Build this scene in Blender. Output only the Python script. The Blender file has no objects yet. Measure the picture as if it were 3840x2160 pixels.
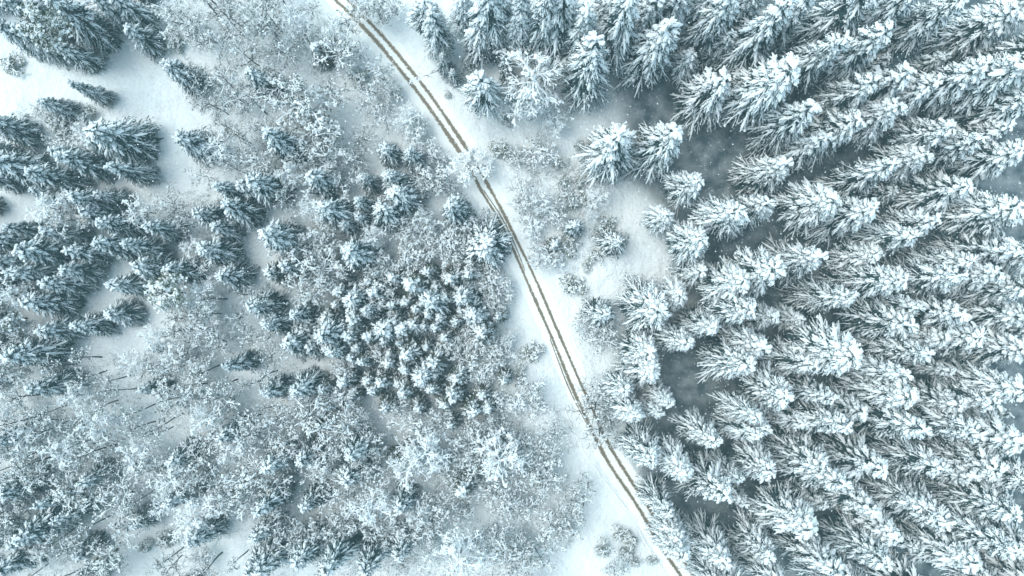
import bpy, math, random
import numpy as np

random.seed(11)
RS = np.random.RandomState(11)
scene = bpy.context.scene
COL = scene.collection

# ------------------------------------------------------------------ camera, sky, sun, exposure
H = 110.0                                   # flying height of the camera above the snow
F = 2595.0                                  # focal length in pixels of the 3840 px wide photograph
cam_data = bpy.data.cameras.new("camera")
cam = bpy.data.objects.new("camera", cam_data)
COL.objects.link(cam)
cam.location = (0, 0, H)
cam.rotation_euler = (0, 0, 0)              # straight down
cam_data.sensor_width = 36.0
cam_data.lens = 36.0 * F / 3840.0
cam_data.clip_end = 3000
scene.camera = cam

SUN_EL, SUN_AZ = math.radians(62), math.radians(-72)      # soft light from the west (picture left)
world = bpy.data.worlds.new("World")
scene.world = world
world.use_nodes = True
wn = world.node_tree
wn.nodes.clear()
wo = wn.nodes.new("ShaderNodeOutputWorld")
bg = wn.nodes.new("ShaderNodeBackground")
sky = wn.nodes.new("ShaderNodeTexSky")
sky.sky_type = 'NISHITA'
sky.sun_disc = False
sky.sun_elevation = SUN_EL
sky.sun_rotation = SUN_AZ
sky.air_density = 1.0
sky.dust_density = 1.0
sky.ozone_density = 1.0
hsv = wn.nodes.new("ShaderNodeHueSaturation")             # overcast: the cloud takes most of the blue out
hsv.inputs['Saturation'].default_value = 0.55
hsv.inputs['Value'].default_value = 1.0
wn.links.new(sky.outputs[0], hsv.inputs['Color'])
tint = wn.nodes.new("ShaderNodeMix")
tint.data_type = 'RGBA'; tint.blend_type = 'MULTIPLY'
tint.inputs[0].default_value = 1.0
tint.inputs[7].default_value = (0.78, 1.0, 0.955, 1)
wn.links.new(hsv.outputs[0], tint.inputs[6])
wn.links.new(tint.outputs[2], bg.inputs[0])
bg.inputs[1].default_value = 0.15
wn.links.new(bg.outputs[0], wo.inputs[0])

sun_d = bpy.data.lights.new("sun", 'SUN')
sun_d.energy = 1.25
sun_d.angle = math.radians(45)
sun_d.color = (1.0, 0.955, 0.90)
sun = bpy.data.objects.new("sun", sun_d)
COL.objects.link(sun)
sun.rotation_euler = (math.pi / 2 - SUN_EL, 0, -SUN_AZ + math.pi)
sun.location = (-60, 20, 160)

scene.view_settings.view_transform = 'Standard'
scene.view_settings.look = 'None'
scene.view_settings.gamma = 1.0
scene.view_settings.exposure = 1.15
scene.render.engine = 'CYCLES'
scene.cycles.max_bounces = 6
scene.cycles.diffuse_bounces = 3
scene.cycles.volume_bounces = 0


def at(px, py, z=0.0):
    """photograph pixel (3840 wide) -> world x, y of the point standing at height z"""
    return ((px - 1920.0) / F * (H - z), -(py - 1080.0) / F * (H - z))


def pix(x, y, z=0.0):
    return (1920 + x * F / (H - z), 1080 - y * F / (H - z))


# ------------------------------------------------------------------ materials
def mat_base(name, rough=0.8):
    m = bpy.data.materials.new(name)
    m.use_nodes = True
    nt = m.node_tree
    b = nt.nodes['Principled BSDF']
    b.inputs['Roughness'].default_value = rough
    return m, nt, b


def noise_mat(name, c1, c2, scale=1.0, rough=0.8, detail=4, bump=0.0, bscale=8.0, lo=.35, hi=.65, spec=0.3,
              per_object=0.0):
    m, nt, b = mat_base(name, rough)
    b.inputs['Specular IOR Level'].default_value = spec
    tc = nt.nodes.new('ShaderNodeTexCoord')
    n = nt.nodes.new('ShaderNodeTexNoise')
    n.inputs['Scale'].default_value = scale
    n.inputs['Detail'].default_value = detail
    nt.links.new(tc.outputs['Object'], n.inputs['Vector'])
    r = nt.nodes.new('ShaderNodeValToRGB')
    r.color_ramp.elements[0].position = lo
    r.color_ramp.elements[1].position = hi
    r.color_ramp.elements[0].color = (*c1, 1)
    r.color_ramp.elements[1].color = (*c2, 1)
    nt.links.new(n.outputs['Fac'], r.inputs[0])
    out = r.outputs[0]
    if per_object:
        oi = nt.nodes.new('ShaderNodeObjectInfo')
        mr = nt.nodes.new('ShaderNodeMapRange')
        mr.inputs['To Min'].default_value = 1 - per_object
        mr.inputs['To Max'].default_value = 1 + per_object
        nt.links.new(oi.outputs['Random'], mr.inputs['Value'])
        hs = nt.nodes.new('ShaderNodeHueSaturation')
        nt.links.new(mr.outputs[0], hs.inputs['Value'])
        nt.links.new(out, hs.inputs['Color'])
        out = hs.outputs[0]
    nt.links.new(out, b.inputs['Base Color'])
    if bump:
        n2 = nt.nodes.new('ShaderNodeTexNoise')
        n2.inputs['Scale'].default_value = bscale
        n2.inputs['Detail'].default_value = 5
        nt.links.new(tc.outputs['Object'], n2.inputs['Vector'])
        bp = nt.nodes.new('ShaderNodeBump')
        bp.inputs['Strength'].default_value = bump
        bp.inputs['Distance'].default_value = 0.1
        nt.links.new(n2.outputs['Fac'], bp.inputs['Height'])
        nt.links.new(bp.outputs[0], b.inputs['Normal'])
    return m


M = {}
M['snow'] = noise_mat('branch_snow', (0.76, 0.80, 0.83), (0.86, 0.88, 0.89), 3.0, 0.7, bump=0.5, bscale=9)
M['needles'] = noise_mat('spruce_needles', (0.008, 0.028, 0.034), (0.026, 0.060, 0.060), 2.5, 0.75, per_object=.25)
M['young'] = noise_mat('young_needles', (0.034, 0.042, 0.034), (0.105, 0.105, 0.075), 2.5, 0.75, per_object=.25)
M['olive'] = noise_mat('olive_needles', (0.045, 0.060, 0.028), (0.14, 0.15, 0.07), 2.0, 0.8, per_object=.15)
M['leaf'] = noise_mat('withered_leaf', (0.035, 0.045, 0.038), (0.12, 0.10, 0.065), 3.0, 0.8, per_object=.2)
M['bark'] = noise_mat('dark_bark', (0.025, 0.027, 0.028), (0.075, 0.072, 0.066), 6.0, 0.9, bump=.6, bscale=20)
M['twig'] = noise_mat('grey_twig', (0.03, 0.036, 0.036), (0.10, 0.10, 0.092), 4.0, 0.9)


def snow_ground_mat():
    m, nt, b = mat_base('ground_snow', 0.75)
    b.inputs['Specular IOR Level'].default_value = 0.25
    tc = nt.nodes.new('ShaderNodeTexCoord')
    n = nt.nodes.new('ShaderNodeTexNoise'); n.inputs['Scale'].default_value = 0.12; n.inputs['Detail'].default_value = 6
    nt.links.new(tc.outputs['Object'], n.inputs['Vector'])
    r = nt.nodes.new('ShaderNodeValToRGB')
    r.color_ramp.elements[0].position = .3; r.color_ramp.elements[1].position = .7
    r.color_ramp.elements[0].color = (0.74, 0.77, 0.79, 1); r.color_ramp.elements[1].color = (0.86, 0.87, 0.87, 1)
    nt.links.new(n.outputs['Fac'], r.inputs[0])
    # forest shade between the trees, put into the ground colour as a per-vertex weight
    at_ = nt.nodes.new('ShaderNodeAttribute'); at_.attribute_name = 'floor_shade'
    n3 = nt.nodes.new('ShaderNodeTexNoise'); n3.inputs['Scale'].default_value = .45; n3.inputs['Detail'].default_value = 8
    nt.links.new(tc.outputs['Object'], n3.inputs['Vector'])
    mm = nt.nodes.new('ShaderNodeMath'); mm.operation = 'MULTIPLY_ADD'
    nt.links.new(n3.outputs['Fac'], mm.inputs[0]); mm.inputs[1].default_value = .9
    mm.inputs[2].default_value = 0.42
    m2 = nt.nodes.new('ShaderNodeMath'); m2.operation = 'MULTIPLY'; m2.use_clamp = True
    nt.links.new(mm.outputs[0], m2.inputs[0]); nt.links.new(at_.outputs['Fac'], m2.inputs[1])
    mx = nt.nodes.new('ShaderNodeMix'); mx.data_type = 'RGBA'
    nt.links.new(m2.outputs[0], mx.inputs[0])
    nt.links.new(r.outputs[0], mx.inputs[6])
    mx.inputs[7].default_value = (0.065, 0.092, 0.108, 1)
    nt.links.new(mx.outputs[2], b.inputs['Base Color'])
    n2 = nt.nodes.new('ShaderNodeTexNoise'); n2.inputs['Scale'].default_value = 1.1; n2.inputs['Detail'].default_value = 9
    n2.inputs['Roughness'].default_value = .62
    nt.links.new(tc.outputs['Object'], n2.inputs['Vector'])
    bp = nt.nodes.new('ShaderNodeBump'); bp.inputs['Strength'].default_value = .9; bp.inputs['Distance'].default_value = .5
    nt.links.new(n2.outputs['Fac'], bp.inputs['Height']); nt.links.new(bp.outputs[0], b.inputs['Normal'])
    return m


def rut_mat():
    """wheel rut: brown slush in the middle that breaks up into snow towards the rims (UV x runs across, UV y along in metres)"""
    m, nt, b = mat_base('rut_slush', 0.55)
    uv = nt.nodes.new('ShaderNodeUVMap'); uv.uv_map = 'uv'
    sx = nt.nodes.new('ShaderNodeSeparateXYZ'); nt.links.new(uv.outputs[0], sx.inputs[0])
    a = nt.nodes.new('ShaderNodeMath'); a.operation = 'SUBTRACT'; nt.links.new(sx.outputs[0], a.inputs[0]); a.inputs[1].default_value = .5
    c = nt.nodes.new('ShaderNodeMath'); c.operation = 'ABSOLUTE'; nt.links.new(a.outputs[0], c.inputs[0])
    tc = nt.nodes.new('ShaderNodeTexCoord')
    n = nt.nodes.new('ShaderNodeTexNoise'); n.inputs['Scale'].default_value = 2.6; n.inputs['Detail'].default_value = 7
    n.inputs['Roughness'].default_value = .7
    nt.links.new(tc.outputs['Object'], n.inputs['Vector'])
    nl = nt.nodes.new('ShaderNodeTexNoise'); nl.inputs['Scale'].default_value = .16; nl.inputs['Detail'].default_value = 3
    nt.links.new(tc.outputs['Object'], nl.inputs['Vector'])
    d = nt.nodes.new('ShaderNodeMath'); d.operation = 'MULTIPLY_ADD'; nt.links.new(n.outputs['Fac'], d.inputs[0]); d.inputs[1].default_value = .85
    nt.links.new(c.outputs[0], d.inputs[2])
    e = nt.nodes.new('ShaderNodeMath'); e.operation = 'MULTIPLY_ADD'; nt.links.new(nl.outputs['Fac'], e.inputs[0]); e.inputs[1].default_value = -.50
    nt.links.new(d.outputs[0], e.inputs[2])
    r = nt.nodes.new('ShaderNodeValToRGB')
    r.color_ramp.elements[0].position = .33; r.color_ramp.elements[0].color = (0.15, 0.113, 0.072, 1)
    r.color_ramp.elements[1].position = .56; r.color_ramp.elements[1].color = (0.83, 0.84, 0.84, 1)
    k = r.color_ramp.elements.new(.43); k.color = (0.34, 0.28, 0.20, 1)
    nt.links.new(e.outputs[0], r.inputs[0])
    nt.links.new(r.outputs[0], b.inputs['Base Color'])
    return m


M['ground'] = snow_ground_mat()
M['rut'] = rut_mat()
M['road'] = noise_mat('road_snow', (0.79, 0.795, 0.79), (0.88, 0.88, 0.87), 0.5, 0.7, bump=.4, bscale=2.0)


# ------------------------------------------------------------------ numpy mesh helpers
class Geo:
    def __init__(self):
        self.v = []; self.q = []; self.t = []; self.n = 0

    def add(self, v, q=None, t=None):
        v = np.asarray(v, float).reshape(-1, 3)
        if q is not None and len(q):
            self.q.append(np.asarray(q, int).reshape(-1, 4) + self.n)
        if t is not None and len(t):
            self.t.append(np.asarray(t, int).reshape(-1, 3) + self.n)
        self.v.append(v); self.n += len(v)

    def tubes(self, P, R, sides=4, flat=1.0):
        """P (n,k,3) centre lines, R (n,k) radii"""
        P = np.asarray(P, float); R = np.asarray(R, float)
        n, k, _ = P.shape
        if n == 0:
            return
        T = np.gradient(P, axis=1)
        T /= np.linalg.norm(T, axis=2, keepdims=True) + 1e-9
        up = np.zeros_like(T); up[..., 2] = 1
        steep = np.abs(T[..., 2]) > .95
        up[steep] = (1, 0, 0)
        S = np.cross(T, up); S /= np.linalg.norm(S, axis=2, keepdims=True) + 1e-9
        U = np.cross(S, T)
        a = np.linspace(0, 2 * math.pi, sides, endpoint=False) + math.pi / sides
        V = (P[:, :, None, :] + R[:, :, None, None] *
             (np.cos(a)[None, None, :, None] * S[:, :, None, :] + flat * np.sin(a)[None, None, :, None] * U[:, :, None, :]))
        idx = np.arange(n * k * sides).reshape(n, k, sides)
        j2 = np.roll(np.arange(sides), -1)
        q = np.stack([idx[:, :-1, :], idx[:, :-1, j2], idx[:, 1:, j2], idx[:, 1:, :]], axis=-1)
        self.add(V, q=q)

    def tris(self, A, B, C):
        A = np.asarray(A).reshape(-1, 3); n = len(A)
        if n == 0:
            return
        V = np.stack([A, np.asarray(B).reshape(-1, 3), np.asarray(C).reshape(-1, 3)], 1)
        self.add(V, t=np.arange(n * 3).reshape(n, 3))

    def octa(self, Cn, R, flat=.6, rs=RS):
        """lumps: irregular six-corner bodies"""
        Cn = np.asarray(Cn).reshape(-1, 3); n = len(Cn)
        if n == 0:
            return
        d = np.array([(1, 0, 0), (0, 1, 0), (-1, 0, 0), (0, -1, 0), (0, 0, 1), (0, 0, -.7)], float)
        D = np.repeat(d[None], n, 0)
        a = rs.rand(n) * 6.28
        c, s = np.cos(a), np.sin(a)
        x = D[..., 0] * c[:, None] - D[..., 1] * s[:, None]; y = D[..., 0] * s[:, None] + D[..., 1] * c[:, None]
        D = np.stack([x, y, D[..., 2] * flat], -1) * (0.65 + .7 * rs.rand(n, 6, 1))
        V = Cn[:, None] + D * np.asarray(R).reshape(-1, 1, 1)
        t = np.array([(0, 1, 4), (1, 2, 4), (2, 3, 4), (3, 0, 4), (1, 0, 5), (2, 1, 5), (3, 2, 5), (0, 3, 5)])
        self.add(V, t=(np.arange(n)[:, None, None] * 6 + t[None]))

    def mesh(self, name, mat, smooth=False):
        me = bpy.data.meshes.new(name)
        V = np.concatenate(self.v) if self.v else np.zeros((0, 3))
        Q = np.concatenate(self.q) if self.q else np.zeros((0, 4), int)
        T = np.concatenate(self.t) if self.t else np.zeros((0, 3), int)
        me.vertices.add(len(V)); me.vertices.foreach_set('co', V.astype(np.float32).ravel())
        me.loops.add(Q.size + T.size)
        me.loops.foreach_set('vertex_index', np.concatenate([Q.ravel(), T.ravel()]).astype(np.int32))
        me.polygons.add(len(Q) + len(T))
        starts = np.concatenate([np.arange(len(Q)) * 4, Q.size + np.arange(len(T)) * 3]).astype(np.int32)
        me.polygons.foreach_set('loop_start', starts)
        me.polygons.foreach_set('use_smooth', np.full(len(Q) + len(T), bool(smooth)))
        me.update(calc_edges=True)
        me.materials.append(mat)
        return me


def link(name, me, parent=None, loc=None):
    o = bpy.data.objects.new(name, me)
    COL.objects.link(o)
    if parent is not None:
        o.parent = parent
    if loc is not None:
        o.location = loc
    return o


def norm(v):
    return v / (np.linalg.norm(v, axis=-1, keepdims=True) + 1e-9)


# ------------------------------------------------------------------ tree builders (one mesh set per variant)
def spruce_variant(h, r, seed, boughs, snow, zb=.08, young=False, sparse=0.0, forks=4):
    """returns dict part name -> mesh.  snow 0..1 is how loaded the boughs are"""
    rs = np.random.RandomState(seed)
    N = boughs
    u = (np.arange(N) + rs.rand(N)) / N
    z = h * (zb + (0.975 - zb) * u ** 0.92)
    nt_ = max(10, N // 9)
    z[-nt_:] = h * (.84 + .145 * rs.rand(nt_))
    az = np.arange(N) * 2.39996 + rs.normal(0, .25, N)
    t = 1 - z / h
    tip = .23 * r ** .9
    L = (tip + (r - tip) * np.minimum(1, t * 1.10) ** 0.97) * (0.74 + .46 * rs.rand(N))
    L *= np.where(z < .18 * h, .72 + .28 * (z / (.18 * h)), 1)
    # irregular outline: some sectors longer than others
    L *= 1 + .13 * np.sin(az * 2 + rs.rand() * 6) + .10 * np.sin(az * 3 + z * 1.3 + rs.rand() * 6)
    if sparse:
        keep = rs.rand(N) > sparse
        z, az, L, t = z[keep], az[keep], L[keep], t[keep]; N = len(z)
    up = 0.02 + .42 * np.clip(1 - t * 3.2, 0, 1) + rs.normal(0, .09, N)
    dr = (0.42 + .12 * snow) * (0.7 + .5 * rs.rand(N)) + .10 * np.clip(t, 0, 1)
    curl = rs.normal(0, .10, N)

    def curve(s):                              # s (n,k) -> points
        rad = L[:, None] * s
        a = az[:, None] + curl[:, None] * s
        zz = z[:, None] + L[:, None] * (up[:, None] * s - dr[:, None] * s ** 2)
        return np.stack([rad * np.cos(a), rad * np.sin(a), zz], -1)

    K = 7
    s = np.linspace(.04, 1, K)[None].repeat(N, 0)
    main = curve(s)
    main[:, 1:] += rs.normal(0, .035, main[:, 1:].shape)
    fing = [main]; flen = [L]
    # forks
    for f in range(forks):
        s0 = .20 + .62 * (f + rs.rand(N) * .8) / forks
        side = np.where((f + np.arange(N)) % 2 == 0, 1, -1)
        p0 = curve(s0[:, None])[:, 0]
        p1 = curve(np.minimum(s0 + .05, 1.1)[:, None])[:, 0]
        d = norm(p1 - p0)
        ang = side * (0.40 + .28 * rs.rand(N))
        c, sn = np.cos(ang), np.sin(ang)
        d = np.stack([d[:, 0] * c - d[:, 1] * sn, d[:, 0] * sn + d[:, 1] * c, d[:, 2]], -1)
        l = L * (0.50 * (1 - s0) + .14) * (0.75 + .5 * rs.rand(N))
        q = np.linspace(0, 1, K)[None]
        P = p0[:, None] + d[:, None] * (l[:, None] * q)[..., None]
        P[..., 2] -= (l * (.18 + .22 * rs.rand(N)))[:, None] * q ** 2
        P[:, 1:] += rs.normal(0, .03, P[:, 1:].shape)
        fing.append(P); flen.append(l)
    FP = np.concatenate(fing); FL = np.concatenate(flen)
    nF = len(FP)
    parts = {}
    # wood: trunk
    g = Geo()
    zz = np.linspace(-.15, h * .97, 9)
    tr = np.stack([rs.normal(0, .02, 9) * h * .05, rs.normal(0, .02, 9) * h * .05, zz], -1)[None]
    g.tubes(tr, (0.010 * h + .05) * (1.02 - zz / h)[None] + .015, 7)
    g.tubes(main[:, ::2], np.linspace(.045, .01, 4)[None].repeat(N, 0), 3)
    parts['trunk'] = g.mesh('spruce_trunk', M['bark'])
    # needles
    g = Geo()
    J = 9
    js = np.linspace(.10, .97, J)
    jj = js * (K - 1); j0 = np.floor(jj).astype(int); fr = (jj - j0)[None, :, None]
    B = FP[:, j0] * (1 - fr) + FP[:, np.minimum(j0 + 1, K - 1)] * fr
    T = norm(FP[:, np.minimum(j0 + 1, K - 1)] - FP[:, j0])
    up_ = np.array([0, 0, 1.])
    S = norm(np.cross(T, up_))
    wid = (0.08 + .20 * (1 - .7 * js)[None] * np.clip(FL[:, None], .2, 2.8) / 2.4) * (1.0 if snow > .6 else 1.45)
    for sd in (1, -1):
        for rep in range(2):
            w = wid * (0.7 + .6 * rs.rand(nF, J))
            tip = B + sd * S * w[..., None] + T * (w * (.5 + .5 * rs.rand(nF, J)))[..., None]
            tip[..., 2] -= w * (.25 + .7 * rs.rand(nF, J)) * (1 if rep == 0 else 1.9)
            o = T * .08
            dn = np.array([0, 0, -.05])
            g.tris(B - o + dn, B + o + dn, tip)
            if rep == 0:                       # snow on the side twigs
                pass
    # hanging curtain below each finger
    hang = FP[:, 1:].copy(); hang[..., 2] -= .10 + .18 * rs.rand(nF, K - 1)
    g.tris(FP[:, 1:-1], FP[:, 2:], hang[:, :-1])
    # inner foliage mass near the stem
    nb = int(N * 9)
    zi = h * (zb + (1 - zb) * rs.rand(nb) * .97); ti = 1 - zi / h
    ri = r * ti ** .8 * (.12 + .5 * rs.rand(nb)); ai = rs.rand(nb) * 6.283
    ci = np.stack([ri * np.cos(ai), ri * np.sin(ai), zi - .35 * ri], -1)
    out = np.stack([np.cos(ai), np.sin(ai), -.5 + 0 * ai], -1)
    sd = np.stack([-np.sin(ai), np.cos(ai), 0 * ai], -1)
    w = (.20 + .25 * rs.rand(nb)) * np.clip(.18 + 2.2 * ti, 0, 1)
    g.tris(ci - sd * w[:, None] * .5, ci + sd * w[:, None] * .5, ci + out * (w * 2.2)[:, None])
    parts['crown'] = g.mesh('spruce_needles', M['young'] if young else M['needles'])
    # snow
    g = Geo()
    has = rs.rand(nF) < (.60 + .40 * snow)
    A = FP[has]; n = len(A); fl = FL[has]
    ismain = (np.arange(nF) < N)[has]
    base = (.045 + .062 * snow) * (0.75 + .5 * rs.rand(n)) * np.where(ismain, 1.6 if snow > .7 else 1.9, .78)
    prof = np.array([.75, .95, 1.0, 1.08, 1.0, .85, .3])
    R = base[:, None] * prof[None] * (0.62 + .76 * rs.rand(n, K))
    R *= np.clip(.5 + .32 * fl, .5, 1.25)[:, None]
    tF = np.tile(t, forks + 1)                   # boughs low in the crown are sheltered and carry less
    shelter = np.clip(1.2 - .92 * tF, .38, 1.1)
    R *= shelter[has][:, None]
    if snow < .6:                              # gaps where the wind took the snow
        gap = rs.rand(n, K) < .16
        R[gap] *= .25
    A = A + np.array([0, 0, 1.]) * (R * .5)[..., None]
    g.tubes(A, R, 5, .72)
    # side twig snow spikes
    for sd in (1, -1):
        m = rs.rand(nF, J) < (.12 + .62 * snow) * shelter[:, None] ** 1.4
        w = (wid * (.6 + .6 * rs.rand(nF, J)))[m] * (.75 + .2 * snow)
        b = B[m] + np.array([0, 0, .03]); t_ = T[m]; s_ = S[m]
        tip = b + sd * s_ * w[:, None] + t_ * (w * .9)[:, None]; tip[:, 2] -= w * .28
        hw = (.028 + .030 * snow) * (.7 + .6 * rs.rand(len(w)))
        top = (b * .5 + tip * .5) + np.array([0, 0, 1.]) * (hw * 1.1)[:, None]
        o = t_ * hw[:, None]
        g.tris(b - o, b + o, top); g.tris(b + o, tip, top); g.tris(tip, b - o, top)
    # clumps, biggest near the leader and along the boughs
    m = rs.rand(nF, K) < (.03 + .05 * snow)
    pts = FP[m] + np.array([0, 0, .07]) + rs.normal(0, .05, (m.sum(), 3))
    g.octa(pts, (.06 + .08 * snow) * (.6 + .9 * rs.rand(len(pts))), .65, rs)
    zl = np.linspace(h * .90, h * 1.0, 14)
    g.octa(np.stack([rs.normal(0, .05, 14), rs.normal(0, .05, 14), zl], -1), np.linspace(.30, .15, 14) * (.45 + .55 * snow), 1.0, rs)
    parts['snow_load'] = g.mesh('spruce_snow', M['snow'], smooth=False)
    return parts


def leafless_variant(h, r, seed, limbs=12, nb=8, nt=6, snow=.8, blobs=400, blob_r=.12, leaves=0, leaf_mat='leaf',
                     z0=.3, stems=1, bend=(0, 0), droop=.25, top=.96, trunk_r=.012, twig_r=.012):
    rs = np.random.RandomState(seed)
    gw, gs, gl, gts = Geo(), Geo(), Geo(), []

    def stem_at(q, k):
        ang = k * 2.1
        x = bend[0] * h * q ** 2 + (stems > 1) * r * .45 * q * math.cos(ang) + .02 * h * math.sin(q * 5 + k)
        y = bend[1] * h * q ** 2 + (stems > 1) * r * .45 * q * math.sin(ang) + .02 * h * math.cos(q * 4 + k * 2)
        b2 = bend[0] ** 2 + bend[1] ** 2
        return np.array([x, y, h * (q - .45 * b2 ** .5 * q ** 2.5)])
    for k in range(stems):
        q = np.linspace(-.02, top, 9)
        P = np.array([stem_at(max(a, -.02), k) for a in q])[None]
        gt = Geo(); gts.append(gt)
        gt.tubes(P, ((trunk_r * h + .03) * (1.05 - q) + .012)[None], 6)
        if bend != (0, 0) or snow > .7:
            Ps = P + np.array([0, 0, .05]); gs.tubes(Ps[:, 2:], np.full((1, 7), .09 * snow) * (.6 + .8 * rs.rand(1, 7)), 4, .6)
    # limbs
    n = limbs
    qz = z0 + (top - z0) * (np.arange(n) + rs.rand(n) * .7) / n
    P0 = np.array([stem_at(a, i % stems) for i, a in enumerate(qz)])
    az = np.arange(n) * 2.4 + rs.rand(n) * .8
    prof = np.sin(np.clip((qz - z0) / (1.02 - z0), .12, 1) * math.pi * .82 + .45)
    L = r * (.55 + .5 * rs.rand(n)) * np.clip(prof, .35, 1)
    K = 6
    q = np.linspace(0, 1, K)[None, :]
    el = .55 + .5 * rs.rand(n)
    D = np.stack([np.cos(az), np.sin(az)], -1)

    def arcs(P0, D, el, L, dr, wob):
        m = len(P0)
        P = np.zeros((m, K, 3))
        P[..., :2] = P0[:, None, :2] + D[:, None] * (L[:, None] * q)[..., None]
        P[..., 2] = P0[:, None, 2] + L[:, None] * (el[:, None] * q - dr[:, None] * q ** 2)
        P[:, 1:] += rs.normal(0, 1, (m, K - 1, 3)) * wob
        return P
    LP = arcs(P0, D, el, L, droop + .4 * rs.rand(n), .06)
    gw.tubes(LP, np.linspace(.06, .022, K)[None].repeat(n, 0), 4)

    def children(PP, LL, cnt, frac, el0, dr):
        m = len(PP)
        s = .18 + .82 * rs.rand(m, cnt)
        jj = np.clip(s * (K - 1), 0, K - 1.001); j = jj.astype(int); f = (jj - j)[..., None]
        ii = np.arange(m)[:, None]
        P0 = PP[ii, j] * (1 - f) + PP[ii, j + 1] * f
        T = norm(PP[ii, j + 1] - PP[ii, j])[..., :2]
        T = T / (np.linalg.norm(T, axis=-1, keepdims=True) + 1e-6)
        a = rs.choice([-1, 1], (m, cnt)) * (.3 + .9 * rs.rand(m, cnt))
        D = np.stack([T[..., 0] * np.cos(a) - T[..., 1] * np.sin(a), T[..., 0] * np.sin(a) + T[..., 1] * np.cos(a)], -1)
        l = LL[:, None] * frac * (.5 + rs.rand(m, cnt)) * (1.15 - .5 * s)
        mm = m * cnt
        return (arcs(P0.reshape(mm, 3), D.reshape(mm, 2), (el0 + .7 * rs.rand(mm)), l.ravel(), dr * (.5 + rs.rand(mm)), .03), l.ravel())
    BP, BL = children(LP, L, nb, .48, .1, .6)
    gw.tubes(BP[:, ::2], np.linspace(twig_r * 1.8, twig_r, 3)[None].repeat(len(BP), 0), 3)
    TP, TL = children(BP, BL, nt, .55, -.1, .6)
    gw.tubes(TP[:, ::2], np.linspace(twig_r, twig_r * .6, 3)[None].repeat(len(TP), 0), 3)
    # snow lying along limbs, branches and twigs
    for PP, rad, fr, sd in ((LP, .075, min(1, snow * 1.2), 5), (BP, .055, snow, 4), (TP, .04, snow * .8, 4)):
        m = rs.rand(len(PP)) < fr
        A = PP[m]; R = rad * (.5 + snow) * (.3 + 1.1 * rs.rand(len(A), K)); R[:, -1] *= .4
        A = A + np.array([0, 0, 1.]) * (R * .7)[..., None]
        if sd == 4:
            A = A[:, ::2]; R = R[:, ::2]
            if len(A) and A.shape[1] < 3:
                continue
        gs.tubes(A, R, sd, .7)
    allp = np.concatenate([TP[:, 2:].reshape(-1, 3), BP[:, 2:].reshape(-1, 3)])
    pick = allp[rs.randint(0, len(allp), blobs)]
    gs.octa(pick + rs.normal(0, .04, pick.shape), blob_r * (.4 + 1.0 * rs.rand(blobs) ** 2 + .1), .6, rs)
    if leaves:
        c = allp[rs.randint(0, len(allp), leaves)] + rs.normal(0, .10, (leaves, 3))
        a, b = rs.normal(0, .095, (leaves, 3)), rs.normal(0, .095, (leaves, 3))
        c[:, 2] -= .08
        gl.tris(c, c + a, c + b)
    parts = {'branches': gw.mesh('leafless_twigs', M['twig']),
             'snow_load': gs.mesh('leafless_snow', M['snow'])}
    for k, gt in enumerate(gts):
        parts[('stem' if stems > 1 else 'trunk') + '~' * k] = gt.mesh('leafless_trunk', M['bark'])
    if leaves:
        parts['foliage'] = gl.mesh('clinging_leaves', M[leaf_mat])
    return parts


VAR = {}
VAR['H'] = [(22., 4.0, spruce_variant(22., 4.2, 100 + i, (138, 118, 130, 105, 124, 138, 112, 128)[i], (.95, .8, 1.0, .72, .9, .85, 1.0, .76)[i], zb=(.16, .1, .34, .24, .12, .36, .14, .28)[i], forks=5)) for i in range(8)]
VAR['L'] = [(14., 3.4, spruce_variant(14., 3.4, 200 + i, 112, .66, zb=.05, forks=5)) for i in range(4)]
VAR['M'] = [(12., 3.0, spruce_variant(12., 3.0, 250 + i, 92, .72, zb=.06)) for i in range(4)]
VAR['Y'] = [(8.5, 2.3, spruce_variant(8.5, 2.3, 300 + i, 70, .84, zb=.08, young=True, forks=3)) for i in range(4)]
VAR['W'] = [(12., 4.0, leafless_variant(12., 4.0, 400 + i, 18, 9, 6, snow=.85, blobs=450, blob_r=.17, leaves=1200, twig_r=.018)) for i in range(3)]
VAR['S'] = [(9., 3.4, leafless_variant(9., 3.4, 430 + i, 16, 8, 5, snow=.58, blobs=420, blob_r=.16, leaves=3200, stems=2)) for i in range(4)]
VAR['B'] = [(11., 3.0, leafless_variant(11., 3.0, 460 + i, 11, 8, 7, twig_r=.017, snow=.24, blobs=70, blob_r=.13, z0=.35, trunk_r=.008)) for i in range(4)]
VAR['P'] = [(14., 2.0, leafless_variant(14., 2.0, 490 + i, 9, 7, 6, snow=.22, blobs=40, blob_r=.13, z0=.64, trunk_r=.0095, twig_r=.017)) for i in range(4)]
VAR['U'] = [(2.2, 1.8, leafless_variant(2.2, 1.8, 520 + i, 12, 6, 4, snow=.65, blobs=240, blob_r=.13, leaves=1500, leaf_mat='olive',
                                        z0=.1, stems=3, twig_r=.010)) for i in range(3)]
VAR['F'] = [(15., 3.5, leafless_variant(15., 3.5, 540 + i, 16, 8, 5, snow=.55, blobs=420, blob_r=.24, leaves=9000, leaf_mat='olive',
                                        z0=.55)) for i in range(2)]
VAR['A'] = [(7., 3.0, leafless_variant(7., 3.0, 560 + i, 12, 9, 5, snow=1.0, blobs=420, blob_r=.17, leaves=900, leaf_mat='olive',
                                       z0=.35, bend=(-.75, -.15), droop=.6)) for i in range(2)]
VAR['R'] = [(7., 0.9, leafless_variant(7., .9, 570, 12, 3, 3, snow=.5, blobs=50, blob_r=.10, z0=.4, bend=(-.95, -.5), droop=.6))]

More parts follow.
